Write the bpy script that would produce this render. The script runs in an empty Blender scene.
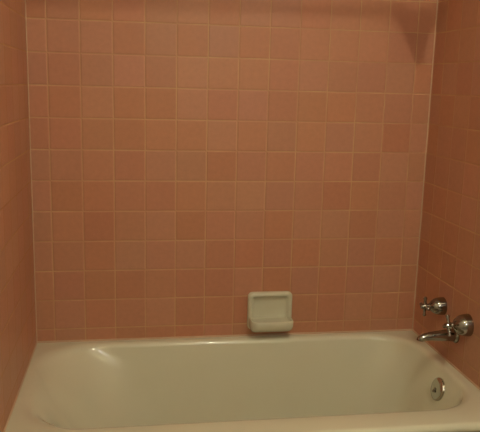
import bpy, bmesh, math, random
from mathutils import Vector, Matrix
random.seed(4)
S = bpy.context.scene
COL = S.collection
T = 0.110                 # tile pitch in metres
RIM = 0.44                # height of the tub rim
Z0 = -0.456               # tile row coordinate of the rim
def zt(j): return RIM + (j - Z0) * T
XL, XR = -0.6034 * T, 12.6264 * T
DEP = -6.86 * T            # front of the tub
CEIL = 2.44
FRONT = -3.05             # wall behind the camera
PI = math.pi

# ---------------------------------------------------------------- materials
def new_mat(name):
    m = bpy.data.materials.new(name); m.use_nodes = True
    nt = m.node_tree
    return m, nt, nt.nodes['Principled BSDF']
def simple(name, col, rough, metal=0.0, coat=0.0, noise=0.0, nscale=8.0, bump=0.0):
    m, nt, b = new_mat(name)
    b.inputs['Base Color'].default_value = (*col, 1)
    b.inputs['Roughness'].default_value = rough
    b.inputs['Metallic'].default_value = metal
    b.inputs['Coat Weight'].default_value = coat
    if noise or bump:
        tc = nt.nodes.new('ShaderNodeTexCoord')
        n = nt.nodes.new('ShaderNodeTexNoise'); n.inputs['Scale'].default_value = nscale
        n.inputs['Detail'].default_value = 5
        nt.links.new(tc.outputs['Object'], n.inputs['Vector'])
        if noise:
            mx = nt.nodes.new('ShaderNodeMix'); mx.data_type = 'RGBA'
            mx.inputs['A'].default_value = (*[c * (1 - noise) for c in col], 1)
            mx.inputs['B'].default_value = (*[min(1, c * (1 + noise)) for c in col], 1)
            nt.links.new(n.outputs['Fac'], mx.inputs['Factor'])
            nt.links.new(mx.outputs['Result'], b.inputs['Base Color'])
        if bump:
            bp = nt.nodes.new('ShaderNodeBump'); bp.inputs['Strength'].default_value = bump
            bp.inputs['Distance'].default_value = 0.002
            nt.links.new(n.outputs['Fac'], bp.inputs['Height'])
            nt.links.new(bp.outputs['Normal'], b.inputs['Normal'])
    return m

TILE = (0.525, 0.243, 0.150)
GROUT = (0.53, 0.325, 0.175)
def tile_mat(name, axis, uoff=0.0, seed=0.0, tile=TILE, grout=GROUT, pitch=T, floor=False):
    m, nt, b = new_mat(name)
    N, L = nt.nodes.new, nt.links.new
    def mth(op, a, c=None, d=None):
        n = N('ShaderNodeMath'); n.operation = op
        for k, v in enumerate((a, c, d)):
            if v is None: continue
            if isinstance(v, (int, float)): n.inputs[k].default_value = v
            else: L(v, n.inputs[k])
        return n.outputs[0]
    tc = N('ShaderNodeTexCoord'); sp = N('ShaderNodeSeparateXYZ'); L(tc.outputs['Object'], sp.inputs[0])
    u = mth('ADD', mth('MULTIPLY', sp.outputs[axis], 1 / pitch), uoff)
    if floor: v = mth('MULTIPLY', sp.outputs['Y'], 1 / pitch)
    else: v = mth('ADD', mth('MULTIPLY', mth('SUBTRACT', sp.outputs['Z'], RIM), 1 / pitch), Z0)
    du, dv = mth('PINGPONG', u, 0.5), mth('PINGPONG', v, 0.5)
    d = mth('MINIMUM', du, dv)
    def sstep(x, a, c, lo=0.0, hi=1.0):
        n = N('ShaderNodeMapRange'); n.interpolation_type = 'SMOOTHSTEP'
        L(x, n.inputs['Value'])
        for k, vv in zip(('From Min', 'From Max', 'To Min', 'To Max'), (a, c, lo, hi)): n.inputs[k].default_value = vv
        return n.outputs['Result']
    face = sstep(d, 0.011, 0.022)
    cell = N('ShaderNodeCombineXYZ'); L(mth('FLOOR', u), cell.inputs[0]); L(mth('FLOOR', v), cell.inputs[1])
    cell.inputs[2].default_value = seed
    wn = N('ShaderNodeTexWhiteNoise'); wn.noise_dimensions = '3D'; L(cell.outputs[0], wn.inputs['Vector'])
    # every tile was fired a touch lighter, darker, pinker or yellower
    hs = N('ShaderNodeHueSaturation'); hs.inputs['Color'].default_value = (*tile, 1)
    wc = N('ShaderNodeSeparateColor'); L(wn.outputs['Color'], wc.inputs[0])
    L(mth('MULTIPLY_ADD', wc.outputs[0], 0.09, 0.955), hs.inputs['Value'])
    L(mth('MULTIPLY_ADD', wc.outputs[1], 0.008, 0.496), hs.inputs['Hue'])
    L(mth('MULTIPLY_ADD', wc.outputs[2], 0.08, 0.96), hs.inputs['Saturation'])
    ns = N('ShaderNodeTexNoise'); ns.inputs['Scale'].default_value = 60; ns.inputs['Detail'].default_value = 4
    L(tc.outputs['Object'], ns.inputs['Vector'])
    mot = N('ShaderNodeMix'); mot.data_type = 'RGBA'; mot.blend_type = 'MULTIPLY'
    L(hs.outputs[0], mot.inputs['A']); mot.inputs['Factor'].default_value = 1
    gr = N('ShaderNodeMapRange'); L(ns.outputs['Fac'], gr.inputs['Value'])
    gr.inputs['To Min'].default_value = 0.90; gr.inputs['To Max'].default_value = 1.10
    L(gr.outputs['Result'], mot.inputs['B'])
    # grout is dirtier in some joints than in others
    gn = N('ShaderNodeTexNoise'); gn.inputs['Scale'].default_value = 5; gn.inputs['Detail'].default_value = 3
    L(tc.outputs['Object'], gn.inputs['Vector'])
    gm = N('ShaderNodeMix'); gm.data_type = 'RGBA'
    gm.inputs['A'].default_value = (*[0.50 * a + 0.5 * c for a, c in zip(tile, grout)], 1)
    gm.inputs['B'].default_value = (*[min(1, 1.12 * c) for c in grout], 1)
    L(sstep(gn.outputs['Fac'], 0.35, 0.65), gm.inputs['Factor'])
    mx = N('ShaderNodeMix'); mx.data_type = 'RGBA'
    L(face, mx.inputs['Factor']); L(gm.outputs['Result'], mx.inputs['A']); L(mot.outputs['Result'], mx.inputs['B'])
    L(mx.outputs['Result'], b.inputs['Base Color'])
    L(mth('MULTIPLY_ADD', face, -0.36, 0.80), b.inputs['Roughness'])
    b.inputs['Specular IOR Level'].default_value = 0.3
    # pillowed edges, and no two tiles set perfectly flush
    h = sstep(d, 0.0, 0.05)
    tx = mth('MULTIPLY', mth('SUBTRACT', wc.outputs[1], 0.5), mth('FRACT', u))
    ty = mth('MULTIPLY', mth('SUBTRACT', wc.outputs[2], 0.5), mth('FRACT', v))
    h = mth('ADD', h, mth('MULTIPLY', mth('ADD', tx, ty), 1.0))
    bp = N('ShaderNodeBump'); bp.inputs['Strength'].default_value = 0.6; bp.inputs['Distance'].default_value = 0.0016
    L(h, bp.inputs['Height']); L(bp.outputs['Normal'], b.inputs['Normal'])
    return m

M_back = tile_mat('pink_tile_back', 'X', 0.0, 1)
M_left = tile_mat('pink_tile_left', 'Y', 0.8, 2)
M_right = tile_mat('pink_tile_right', 'Y', 0.8, 3)
M_floor = tile_mat('floor_tile', 'X', 0.3, 5, (0.45, 0.40, 0.34), (0.3, 0.27, 0.23), 0.0508, True)
M_paint = simple('cream_wall_paint', (0.70, 0.62, 0.50), 0.6, noise=0.03, bump=0.1)
M_ceil = simple('ceiling_paint', (0.74, 0.69, 0.60), 0.8, noise=0.02)
M_tub = simple('tub_enamel', (0.77, 0.755, 0.60), 0.25, coat=0.8, noise=0.03, nscale=6)
M_tub.node_tree.nodes['Principled BSDF'].inputs['Coat Roughness'].default_value = 0.07
M_dish = simple('dish_glaze', (0.66, 0.64, 0.50), 0.25, coat=0.2, noise=0.03, nscale=20)
M_chrome = simple('dark_reflection_chrome', (0.30, 0.29, 0.26), 0.09, metal=1.0, noise=0.10, nscale=40)  # base colour darkened to stand in for reflections of a dark room
M_plate = simple('plate_chrome', (0.58, 0.57, 0.51), 0.12, metal=1.0, noise=0.06, nscale=40)
M_dark = simple('dark_slot', (0.02, 0.018, 0.015), 0.5)
M_caulk = simple('caulk', (0.58, 0.40, 0.27), 0.55, noise=0.12, nscale=30)
M_wood = simple('door_paint', (0.72, 0.68, 0.60), 0.45, noise=0.02)
def glow(name, col, s):
    m, nt, b = new_mat(name)
    b.inputs['Base Color'].default_value = (0.9, 0.85, 0.75, 1)
    b.inputs['Emission Color'].default_value = (*col, 1); b.inputs['Emission Strength'].default_value = s
    return m
LAMP_POW = 480.0
M_glow = glow('lit_lamp_glass', (1.0, 0.955, 0.67), LAMP_POW)
M_fill_glow = glow('fill_lamp_glow', (1.0, 1.07, 1.16), 64.0)  # cooler glow for the added fill lamp

# ---------------------------------------------------------------- helpers
def link(name, bm, mat, parent=None, smooth=True, bevel=0.0, angle=40):
    me = bpy.data.meshes.new(name)
    bmesh.ops.recalc_face_normals(bm, faces=bm.faces[:])
    bm.to_mesh(me); bm.free()
    me.materials.append(mat)
    o = bpy.data.objects.new(name, me); COL.objects.link(o)
    if parent: o.parent = parent
    if smooth:
        me.polygons.foreach_set('use_smooth', [True] * len(me.polygons))
        if bevel:
            md = o.modifiers.new('bevel', 'BEVEL'); md.width = bevel; md.segments = 3; md.limit_method = 'ANGLE'
            md.angle_limit = math.radians(angle)
        else:
            bm2 = bmesh.new(); bm2.from_mesh(me)
            for e in bm2.edges:
                if len(e.link_faces) == 2 and e.calc_face_angle(0) > math.radians(angle): e.smooth = False
            bm2.to_mesh(me); bm2.free()
    return o
def box(bm, x0, x1, y0, y1, z0, z1):
    vs = [bm.verts.new((x, y, z)) for x in (x0, x1) for y in (y0, y1) for z in (z0, z1)]
    for f in ((0, 1, 3, 2), (4, 6, 7, 5), (0, 4, 5, 1), (2, 3, 7, 6), (0, 2, 6, 4), (1, 5, 7, 3)):
        bm.faces.new([vs[i] for i in f])
def loft(bm, loops, cap0=False, cap1=False, closed=True):
    R = [[bm.verts.new(p) for p in lp] for lp in loops]
    n = len(R[0])
    for a, b in zip(R, R[1:]):
        for k in range(n if closed else n - 1):
            bm.faces.new((a[k], a[(k + 1) % n], b[(k + 1) % n], b[k]))
    if cap0: bm.faces.new(R[0][::-1])
    if cap1: bm.faces.new(R[-1])
    return R
def frame(axis):
    a = Vector(axis).normalized()
    r = a.cross(Vector((0, 0, 1)))
    if r.length < 1e-3: r = Vector((1, 0, 0))
    r.normalize(); u = r.cross(a).normalized()
    return a, r, u
def lathe(bm, org, axis, prof, n=32, cap0=True, cap1=True):
    """prof: (distance along axis, radius)"""
    a, r, u = frame(axis); o = Vector(org)
    loft(bm, [[o + a * h + (r * math.cos(2 * PI * k / n) + u * math.sin(2 * PI * k / n)) * max(q, 1e-4) for k in range(n)]
              for h, q in prof], cap0, cap1)
def tube(bm, pts, rad, n=18, cap=True, squash=1.0):
    pts = [Vector(p) for p in pts]
    if not isinstance(rad, (list, tuple)): rad = [rad] * len(pts)
    loops = []; prev = None
    for i, p in enumerate(pts):
        d = (pts[min(i + 1, len(pts) - 1)] - pts[max(i - 1, 0)]).normalized()
        if prev is None: a, r, u = frame(d)
        else:
            r = (prev - d * prev.dot(d)).normalized(); u = r.cross(d).normalized()
        prev = r
        loops.append([p + (r * math.cos(2 * PI * k / n) + u * math.sin(2 * PI * k / n) * squash) * rad[i] for k in range(n)])
    loft(bm, loops, cap, cap)
def thing(name, label, cat, loc=(0, 0, 0), group=None):
    o = bpy.data.objects.new(name, None); COL.objects.link(o)
    o.location = loc; o.empty_display_size = 0.1
    o['label'] = label; o['category'] = cat
    if group: o['group'] = group
    return o
def tag(o, label, cat):
    o['label'] = label; o['category'] = cat; return o
def struct(name, bm, mat, parent=None, bevel=0.0, smooth=False):
    o = link(name, bm, mat, parent, smooth=smooth or bevel > 0, bevel=bevel)
    if parent is None: o['kind'] = 'structure'
    return o
def local(o, root):
    """mesh built in world coordinates: shift it so that it hangs off its root's base"""
    o.data.transform(Matrix.Translation(-root.location)); return o

# ---------------------------------------------------------------- the setting
ALC = DEP - 0.08          # tile on the side walls ends here
bm = bmesh.new(); box(bm, XL - 0.1, XR + 0.1, 0, 0.1, 0, CEIL); struct('wall_back', bm, M_back)
bm = bmesh.new(); box(bm, XL - 0.1, XL, ALC, 0, 0, CEIL); struct('wall_left', bm, M_left)
bm = bmesh.new(); box(bm, XR, XR + 0.1, ALC, 0, 0, CEIL); struct('wall_right', bm, M_right)
bm = bmesh.new(); box(bm, XL - 0.1, XL, FRONT, ALC, 0, CEIL); struct('wall_left_painted', bm, M_paint)
bm = bmesh.new(); box(bm, XR, XR + 0.1, FRONT, ALC, 0, CEIL); struct('wall_right_painted', bm, M_paint)
bm = bmesh.new(); box(bm, XL - 0.1, XR + 0.1, FRONT - 0.1, FRONT, 0, CEIL); struct('wall_front', bm, M_paint)
bm = bmesh.new(); box(bm, XL - 0.1, XR + 0.1, FRONT - 0.1, 0.1, -0.1, 0); struct('floor', bm, M_floor)
bm = bmesh.new(); box(bm, XL - 0.1, XR + 0.1, FRONT - 0.1, 0.1, CEIL, CEIL + 0.1); struct('ceiling', bm, M_ceil)
# caulk beads in the two corners and where the tile meets the tub
def bead(name, p, q, r):
    bm = bmesh.new(); tube(bm, [p, q], r, 10); return struct(name, bm, M_caulk, smooth=True)
bead('trim_1', (XL, 0, RIM), (XL, 0, CEIL), 0.0028)
bead('trim_2', (XR, 0, RIM), (XR, 0, CEIL), 0.0035)
bead('trim_3', (XL, 0, RIM + 0.001), (XR, 0, RIM + 0.001), 0.005)
bead('trim_4', (XL, 0, RIM + 0.001), (XL, DEP, RIM + 0.001), 0.004)
bead('trim_5', (XR, 0, RIM + 0.001), (XR, DEP, RIM + 0.001), 0.004)

# ---------------------------------------------------------------- bathtub
def rrect(x0, x1, y0, y1, z, rl, rr, per=14, nx=24, ny=12):
    """rounded rectangle; rl / rr = corner radius at the left / right end"""
    pts = []
    def arc(cx, cy, r, a0):
        for k in range(per): 
            a = a0 + (PI / 2) * k / per
            pts.append((cx + r * math.cos(a), cy + r * math.sin(a), z))
    def seg(p, q, n):
        for k in range(n):
            f = k / n; pts.append((p[0] + (q[0] - p[0]) * f, p[1] + (q[1] - p[1]) * f, z))
    arc(x1 - rr, y1 - rr, rr, 0); seg((x1 - rr, y1), (x0 + rl, y1), nx)
    arc(x0 + rl, y1 - rl, rl, PI / 2); seg((x0, y1 - rl), (x0, y0 + rl), ny)
    arc(x0 + rl, y0 + rl, rl, PI); seg((x0 + rl, y0), (x1 - rr, y0), nx)
    arc(x1 - rr, y0 + rr, rr, 1.5 * PI); seg((x1, y0 + rr), (x1, y1 - rr), ny)
    return pts
tub = thing('bathtub', 'cream enamelled built-in bathtub under the pink tile walls', 'bathtub', ((XL + XR) / 2, DEP / 2, 0))
G = 0.001
def lerp(a, b, f): return a + (b - a) * f
bl, br_, bb, bf = 0.30 * T, 0.42 * T, 0.36 * T, 0.98 * T      # deck widths left, right, back, front
loops = []
# outside: from the floor up the front apron and the hidden flanges, over the edge to the deck
loops.append(rrect(XL + G, XR - G, DEP + 0.03, -G, 0.0, 0.004, 0.004))
loops.append(rrect(XL + G, XR - G, DEP + 0.02, -G, RIM - 0.060, 0.004, 0.004))
loops.append(rrect(XL + G, XR - G, DEP + 0.020, -G, RIM - 0.034, 0.004, 0.004))
loops.append(rrect(XL + G, XR - G, DEP + 0.008, -G, RIM - 0.030, 0.004, 0.004))
loops.append(rrect(XL + G, XR - G, DEP, -G, RIM - 0.018, 0.004, 0.004))
for a in (20, 45, 70, 90):
    s, c = math.sin(math.radians(a)), math.cos(math.radians(a))
    o = 0.014 * (1 - c)
    loops.append(rrect(XL + G, XR - G, DEP + o, -G, RIM - 0.016 + 0.016 * s, 0.004, 0.004))
# deck to the rolled inner edge
R, RL, PHI = 0.020, 0.06, math.radians(54)
def roll(d, R, phi):
    """how far the surface has moved inwards once it is d below the rim: a rolled edge, then a straight slope"""
    lim = R * (1 - math.cos(phi))
    if d <= lim: return R * math.sin(math.acos(1 - d / R))
    return R * math.sin(phi) + (d - lim) / math.tan(phi)
DEPTH = 0.385
def inner(d, extra=0.0, rl=0.19, rr=0.17):
    f = d / DEPTH
    y0, y1 = DEP + bf - R + roll(d, R, math.radians(81)) + extra, -bb + R - roll(d, R, math.radians(81)) - extra
    return rrect(XL + bl - 0.03 + roll(d, RL, PHI) + extra, XR - br_ + R - roll(d, R, math.radians(75.5)) - extra,
                 y0, y1,
                 RIM - d, min(rl + 0.40 * f, 0.46 * (y1 - y0)), rr - 0.02 * f)
loops.append(inner(0.0, -0.015, 0.20, 0.18))
for d in (0.0, 0.0006, 0.0022, 0.005, 0.0085, 0.0125, 0.017, 0.022, 0.030, 0.045, 0.07, 0.10, 0.135, 0.17, 0.21, 0.25, 0.295):
    loops.append(inner(d))
for a in (15, 30, 45, 60, 75, 90):
    s_, c_ = math.sin(math.radians(a)), math.cos(math.radians(a))
    loops.append(inner(0.295 + (DEPTH - 0.295) * s_, 0.06 * (1 - c_)))
loops.append(inner(DEPTH, 0.11, 0.10, 0.12))
bm = bmesh.new(); loft(bm, loops, True, True)
local(link('tub_body', bm, M_tub, tub, angle=75), tub)
# overflow plate with its trip lever, on the steep end
oz = RIM - 0.072
ox = XR - br_ + R - roll(RIM - oz, R, math.radians(75.5))
oy = -3.46 * T
nrm = Vector((-math.sin(math.radians(75.5)), 0, math.cos(math.radians(75.5)))).normalized()
bm = bmesh.new()
lathe(bm, Vector((ox, oy, oz)), nrm, [(-0.004, 0.0405), (0.004, 0.0405), (0.008, 0.039), (0.0105, 0.035), (0.0125, 0.027), (0.0135, 0.015), (0.0138, 0.0)], 40)
plate = local(link('overflow_plate', bm, M_plate, tub), tub); plate['label'] = 'round chrome overflow plate on the end of the tub'
bm = bmesh.new()
a, r, u = frame(nrm)
c = Vector((ox, oy, oz)) + a * 0.0125
lathe(bm, c - u * 0.002, a, [(0, 0.0055), (0.003, 0.0055), (0.005, 0.004), (0.0055, 0)], 16)
tube(bm, [c - u * 0.003 + a * 0.002, c - u * 0.008 + a * 0.005, c - u * 0.013 + a * 0.006], [0.0035, 0.003, 0.0036], 10)
lev = local(link('trip_lever', bm, M_chrome, plate), tub); lev['label'] = 'small trip lever'
# drain in the basin floor
bm = bmesh.new()
dc = Vector((XR - 0.27, -3.42 * T, RIM - DEPTH - 0.003))
lathe(bm, dc, (0, 0, 1), [(0, 0.034), (0.003, 0.034), (0.005, 0.030), (0.003, 0.024), (0.003, 0.0)], 32)
local(link('drain', bm, M_chrome, tub), tub)

# ---------------------------------------------------------------- soap dish
SX, SZ = 7.28 * T, zt(0.47)
dish = thing('soap_dish', 'cream ceramic soap dish mounted on the back wall above the tub', 'soap dish', (SX, 0, SZ - 0.07))
def rr2(w, h, r, y, dz=0.0, n=8):
    pts = []
    for cx, cz, a0 in ((w - r, h - r, 0), (-w + r, h - r, PI / 2), (-w + r, -h + r, PI), (w - r, -h + r, 1.5 * PI)):
        for k in range(n + 1):
            a = a0 + PI / 2 * k / n
            pts.append((SX + cx + r * math.cos(a), y, SZ + dz + cz + r * math.sin(a)))
    return pts
W, H = 0.086, 0.074
bm = bmesh.new()
loft(bm, [rr2(W, H, 0.018, 0.002), rr2(W, H, 0.018, -0.010), rr2(W - 0.002, H - 0.002, 0.018, -0.015), rr2(W - 0.007, H - 0.007, 0.016, -0.019),
          rr2(W - 0.013, H - 0.013, 0.014, -0.019), rr2(W - 0.017, H - 0.017, 0.012, -0.016), rr2(W - 0.019, H - 0.019, 0.011, -0.004),
          rr2(W - 0.024, H - 0.024, 0.009, -0.0005)], True, True)
local(link('backplate', bm, M_dish, dish, angle=60), dish)
# tray: a D-shaped bowl bulging out of the lower half
def dloop(w, y, z, r=0.02, n=10, yb=0.001):
    pts = [(SX + w, yb, z)]
    for k in range(n + 1):
        a = PI / 2 * k / n
        pts.append((SX + w - r + r * math.cos(a), y + r - r * math.sin(a), z))
    for k in range(n + 1):
        a = PI / 2 + PI / 2 * k / n
        pts.append((SX - w + r + r * math.cos(a), y + r - r * math.sin(a), z))
    pts.append((SX - w, yb, z))
    return pts
zb, zl = SZ - H + 0.003, SZ - 0.022
bm = bmesh.new()
loft(bm, [dloop(0.070, -0.0449, zb, 0.014), dloop(0.076, -0.0600, zb + 0.004, 0.020), dloop(0.080, -0.0730, zb + 0.013, 0.024), dloop(0.082, -0.0805, zb + 0.026, 0.026),
          dloop(0.082, -0.0827, zl - 0.005, 0.026), dloop(0.080, -0.0805, zl - 0.001, 0.025), dloop(0.077, -0.0762, zl, 0.023), dloop(0.074, -0.0719, zl - 0.002, 0.021),
          dloop(0.071, -0.0665, zl - 0.007, 0.018), dloop(0.062, -0.0557, zl - 0.010, 0.012)], True, True)
local(link('tray', bm, M_dish, dish, angle=60), dish)

# ---------------------------------------------------------------- taps and spout on the right wall
def tap(y, z, label, spin, q):
    t = thing('bath_tap', label, 'tap', (XR, y, z), 'chrome taps on the right wall')
    bm = bmesh.new()
    lathe(bm, (XR, y, z), (-1, 0, 0), [(h, r * q) for h, r in [(-0.004, 0.037), (0.004, 0.037), (0.009, 0.0365), (0.018, 0.0355), (0.028, 0.033), (0.036, 0.029), (0.043, 0.0235), (0.048, 0.018), (0.051, 0.014), (0.053, 0.012)]], 40)
    local(link('escutcheon', bm, M_chrome, t), t)
    bm = bmesh.new()
    lathe(bm, (XR - 0.046, y, z), (-1, 0, 0), [(0, 0.0105), (0.012, 0.0085), (0.014, 0.010), (0.017, 0.010)], 20)
    local(link('stem', bm, M_chrome, t), t)
    bm = bmesh.new()
    hx = XR - 0.070
    lathe(bm, (hx + 0.011, y, z), (-1, 0, 0), [(0, 0.009), (0.004, 0.012), (0.016, 0.0105), (0.020, 0.008), (0.025, 0.0075), (0.027, 0.005), (0.028, 0.0)], 24)
    for k in range(4):
        a = spin + PI / 2 * k
        d = Vector((0, math.cos(a), math.sin(a)))
        lathe(bm, Vector((hx, y, z)) + d * 0.007, d, [(0, 0.0065), (0.010, 0.005), (0.018, 0.0052), (0.023, 0.0068), (0.027, 0.006), (0.029, 0.003), (0.0295, 0)], 14)
    local(link('cross_handle', bm, M_chrome, t), t)
    return t
tap(-2.20 * T, zt(1.20), 'chrome cross-handle tap nearer the back wall, left of the other tap', math.radians(88), 0.88)
tap(-3.92 * T, zt(1.17), 'chrome cross-handle tap farther from the back wall, above the spout', math.radians(66), 1.02)
sy, sz = -3.2 * T, zt(0.58)
sp = thing('bath_spout', 'chrome bath spout jutting from the right wall over the tub corner', 'spout', (XR, sy, sz))
bm = bmesh.new()
lathe(bm, (XR, sy, sz), (-1, 0, 0), [(-0.003, 0.028), (0.004, 0.028), (0.008, 0.026), (0.011, 0.022)], 32)
local(link('wall_flange', bm, M_chrome, sp), sp)
bm = bmesh.new()
pts = [(XR - 0.006, sy, sz), (XR - 0.03, sy, sz), (XR - 0.06, sy, sz - 0.001), (XR - 0.09, sy, sz - 0.002), (XR - 0.112, sy, sz - 0.004), (XR - 0.124, sy, sz - 0.008), (XR - 0.130, sy, sz - 0.012), (XR - 0.131, sy, sz - 0.016)]
tube(bm, pts, [0.0225, 0.0210, 0.0185, 0.0155, 0.0135, 0.0125, 0.0115, 0.0108], 24)
local(link('spout_body', bm, M_chrome, sp), sp)

# ---------------------------------------------------------------- above the picture: shower head, curtain rod, ceiling lamp
LX, LY, LZ = 0.84, -1.75, CEIL - 0.078
HC = Vector((LX, LY, LZ)).lerp(Vector((11.62 * T, 0, zt(9.85))), (-LY - 0.42) / -LY)        # centre of the face
HD = Vector((-0.85, 0.05, -0.53)).normalized()
sh = thing('shower_head', 'chrome bell shower head on a bent arm high on the right wall', 'shower head', (XR, -0.42, 1.90))
bm = bmesh.new()
w0 = Vector((XR, -0.42, 1.90)); e = HC - HD * 0.085
lathe(bm, w0, (-1, 0, 0), [(-0.002, 0.030), (0.004, 0.029), (0.010, 0.018), (0.012, 0.012)], 28)
local(link('wall_flange', bm, M_chrome, sh), sh)
bm = bmesh.new(); k1 = e - HD * 0.06
tube(bm, [w0, w0.lerp(Vector((k1.x, k1.y, w0.z)), 0.7), w0.lerp(k1, 0.92), k1, e], 0.0105, 14)
local(link('arm', bm, M_chrome, sh), sh)
bm = bmesh.new()
lathe(bm, e - HD * 0.01, HD, [(0, 0.014), (0.012, 0.018), (0.025, 0.018), (0.032, 0.022), (0.055, 0.042), (0.078, 0.070), (0.088, 0.079), (0.097, 0.0795), (0.096, 0.070), (0.093, 0.0)], 36)
local(link('bell', bm, M_chrome, sh), sh)
kk = DEP / (LY - DEP)
ROD_Z = (1.662 + kk * LZ) / (1 + kk)
rod = thing('curtain_rod', 'chrome curtain rod spanning the walls above the tub front', 'curtain rod', (XL, DEP, ROD_Z))
bm = bmesh.new(); tube(bm, [(XL + 0.002, DEP, ROD_Z), (XR - 0.002, DEP, ROD_Z)], 0.0127, 18); local(link('pole', bm, M_chrome, rod), rod)
for x, d in ((XL, 1), (XR, -1)):
    bm = bmesh.new(); lathe(bm, (x, DEP, ROD_Z), (d, 0, 0), [(-0.001, 0.030), (0.004, 0.030), (0.010, 0.022), (0.018, 0.017), (0.020, 0.0135)], 24)
    local(link('end_flange', bm, M_chrome, rod), rod)
lamp = thing('ceiling_lamp', 'round glowing ceiling lamp in front of the tub', 'lamp', (LX, LY, CEIL))
bm = bmesh.new(); lathe(bm, (LX, LY, CEIL), (0, 0, -1), [(-0.001, 0.075), (0.012, 0.075), (0.020, 0.070), (0.034, 0.045), (0.036, 0.04)], 36)
local(link('lamp_base', bm, M_chrome, lamp), lamp)
bm = bmesh.new()
lathe(bm, (LX, LY, CEIL - 0.034), (0, 0, -1), [(0, 0.016), (0.012, 0.022), (0.026, 0.032), (0.044, 0.036), (0.062, 0.032), (0.074, 0.022), (0.079, 0.011), (0.080, 0.0)], 28)
local(link('lamp_globe', bm, M_glow, lamp), lamp)

WX, WZ = 1.02, 1.88  # added fill lamp behind the camera, brightens lower tile and basin from the front
wl = thing('fill_lamp', 'added round fill lamp on the wall facing the bathtub', 'lamp', (WX, FRONT, WZ))
bm = bmesh.new(); lathe(bm, (WX, FRONT, WZ), (0, 1, 0), [(-0.001, 0.055), (0.010, 0.055), (0.016, 0.050), (0.022, 0.022), (0.060, 0.020), (0.064, 0.030), (0.072, 0.030)], 32)
local(link('fill_lamp_plate', bm, M_chrome, wl), wl)
bm = bmesh.new()
lathe(bm, (WX, FRONT + 0.070, WZ), (0, 1, 0), [(0, 0.026), (0.010, 0.042), (0.030, 0.056), (0.055, 0.060), (0.080, 0.054), (0.100, 0.038), (0.111, 0.018), (0.113, 0.0)], 28)
local(link('lamp_globe', bm, M_fill_glow, wl), wl)

# ---------------------------------------------------------------- camera, view
f_px, yaw, pit, rol = 676.31, 0.1589, -0.1897, 0.0249
cx, cy, cz = 2.6131, -22.1209, 8.1145
cyw, syw = math.cos(yaw), math.sin(yaw)
fw = Vector((syw * math.cos(pit), cyw * math.cos(pit), math.sin(pit)))
rt = Vector((cyw, -syw, 0)); up = rt.cross(fw)
c, s = math.cos(rol), math.sin(rol)
r2, u2 = rt * c + up * s, up * c - rt * s
cam = bpy.data.cameras.new('camera'); cam.sensor_fit = 'HORIZONTAL'; cam.sensor_width = 36.0
cam.lens = 36.0 * f_px / 480.0; cam.clip_start = 0.05
co = bpy.data.objects.new('camera', cam); COL.objects.link(co)
mw = Matrix((r2, u2, -fw)).transposed().to_4x4()
mw.translation = Vector((cx * T, cy * T, zt(cz)))
co.matrix_world = mw
S.camera = co
w = bpy.data.worlds.new('world'); S.world = w; w.use_nodes = True
w.node_tree.nodes['Background'].inputs[0].default_value = (0.02, 0.017, 0.013, 1)
S.view_settings.view_transform = 'Standard'; S.view_settings.look = 'None'
S.view_settings.exposure = -0.06; S.view_settings.gamma = 1.0; S.view_settings.use_curve_mapping = False
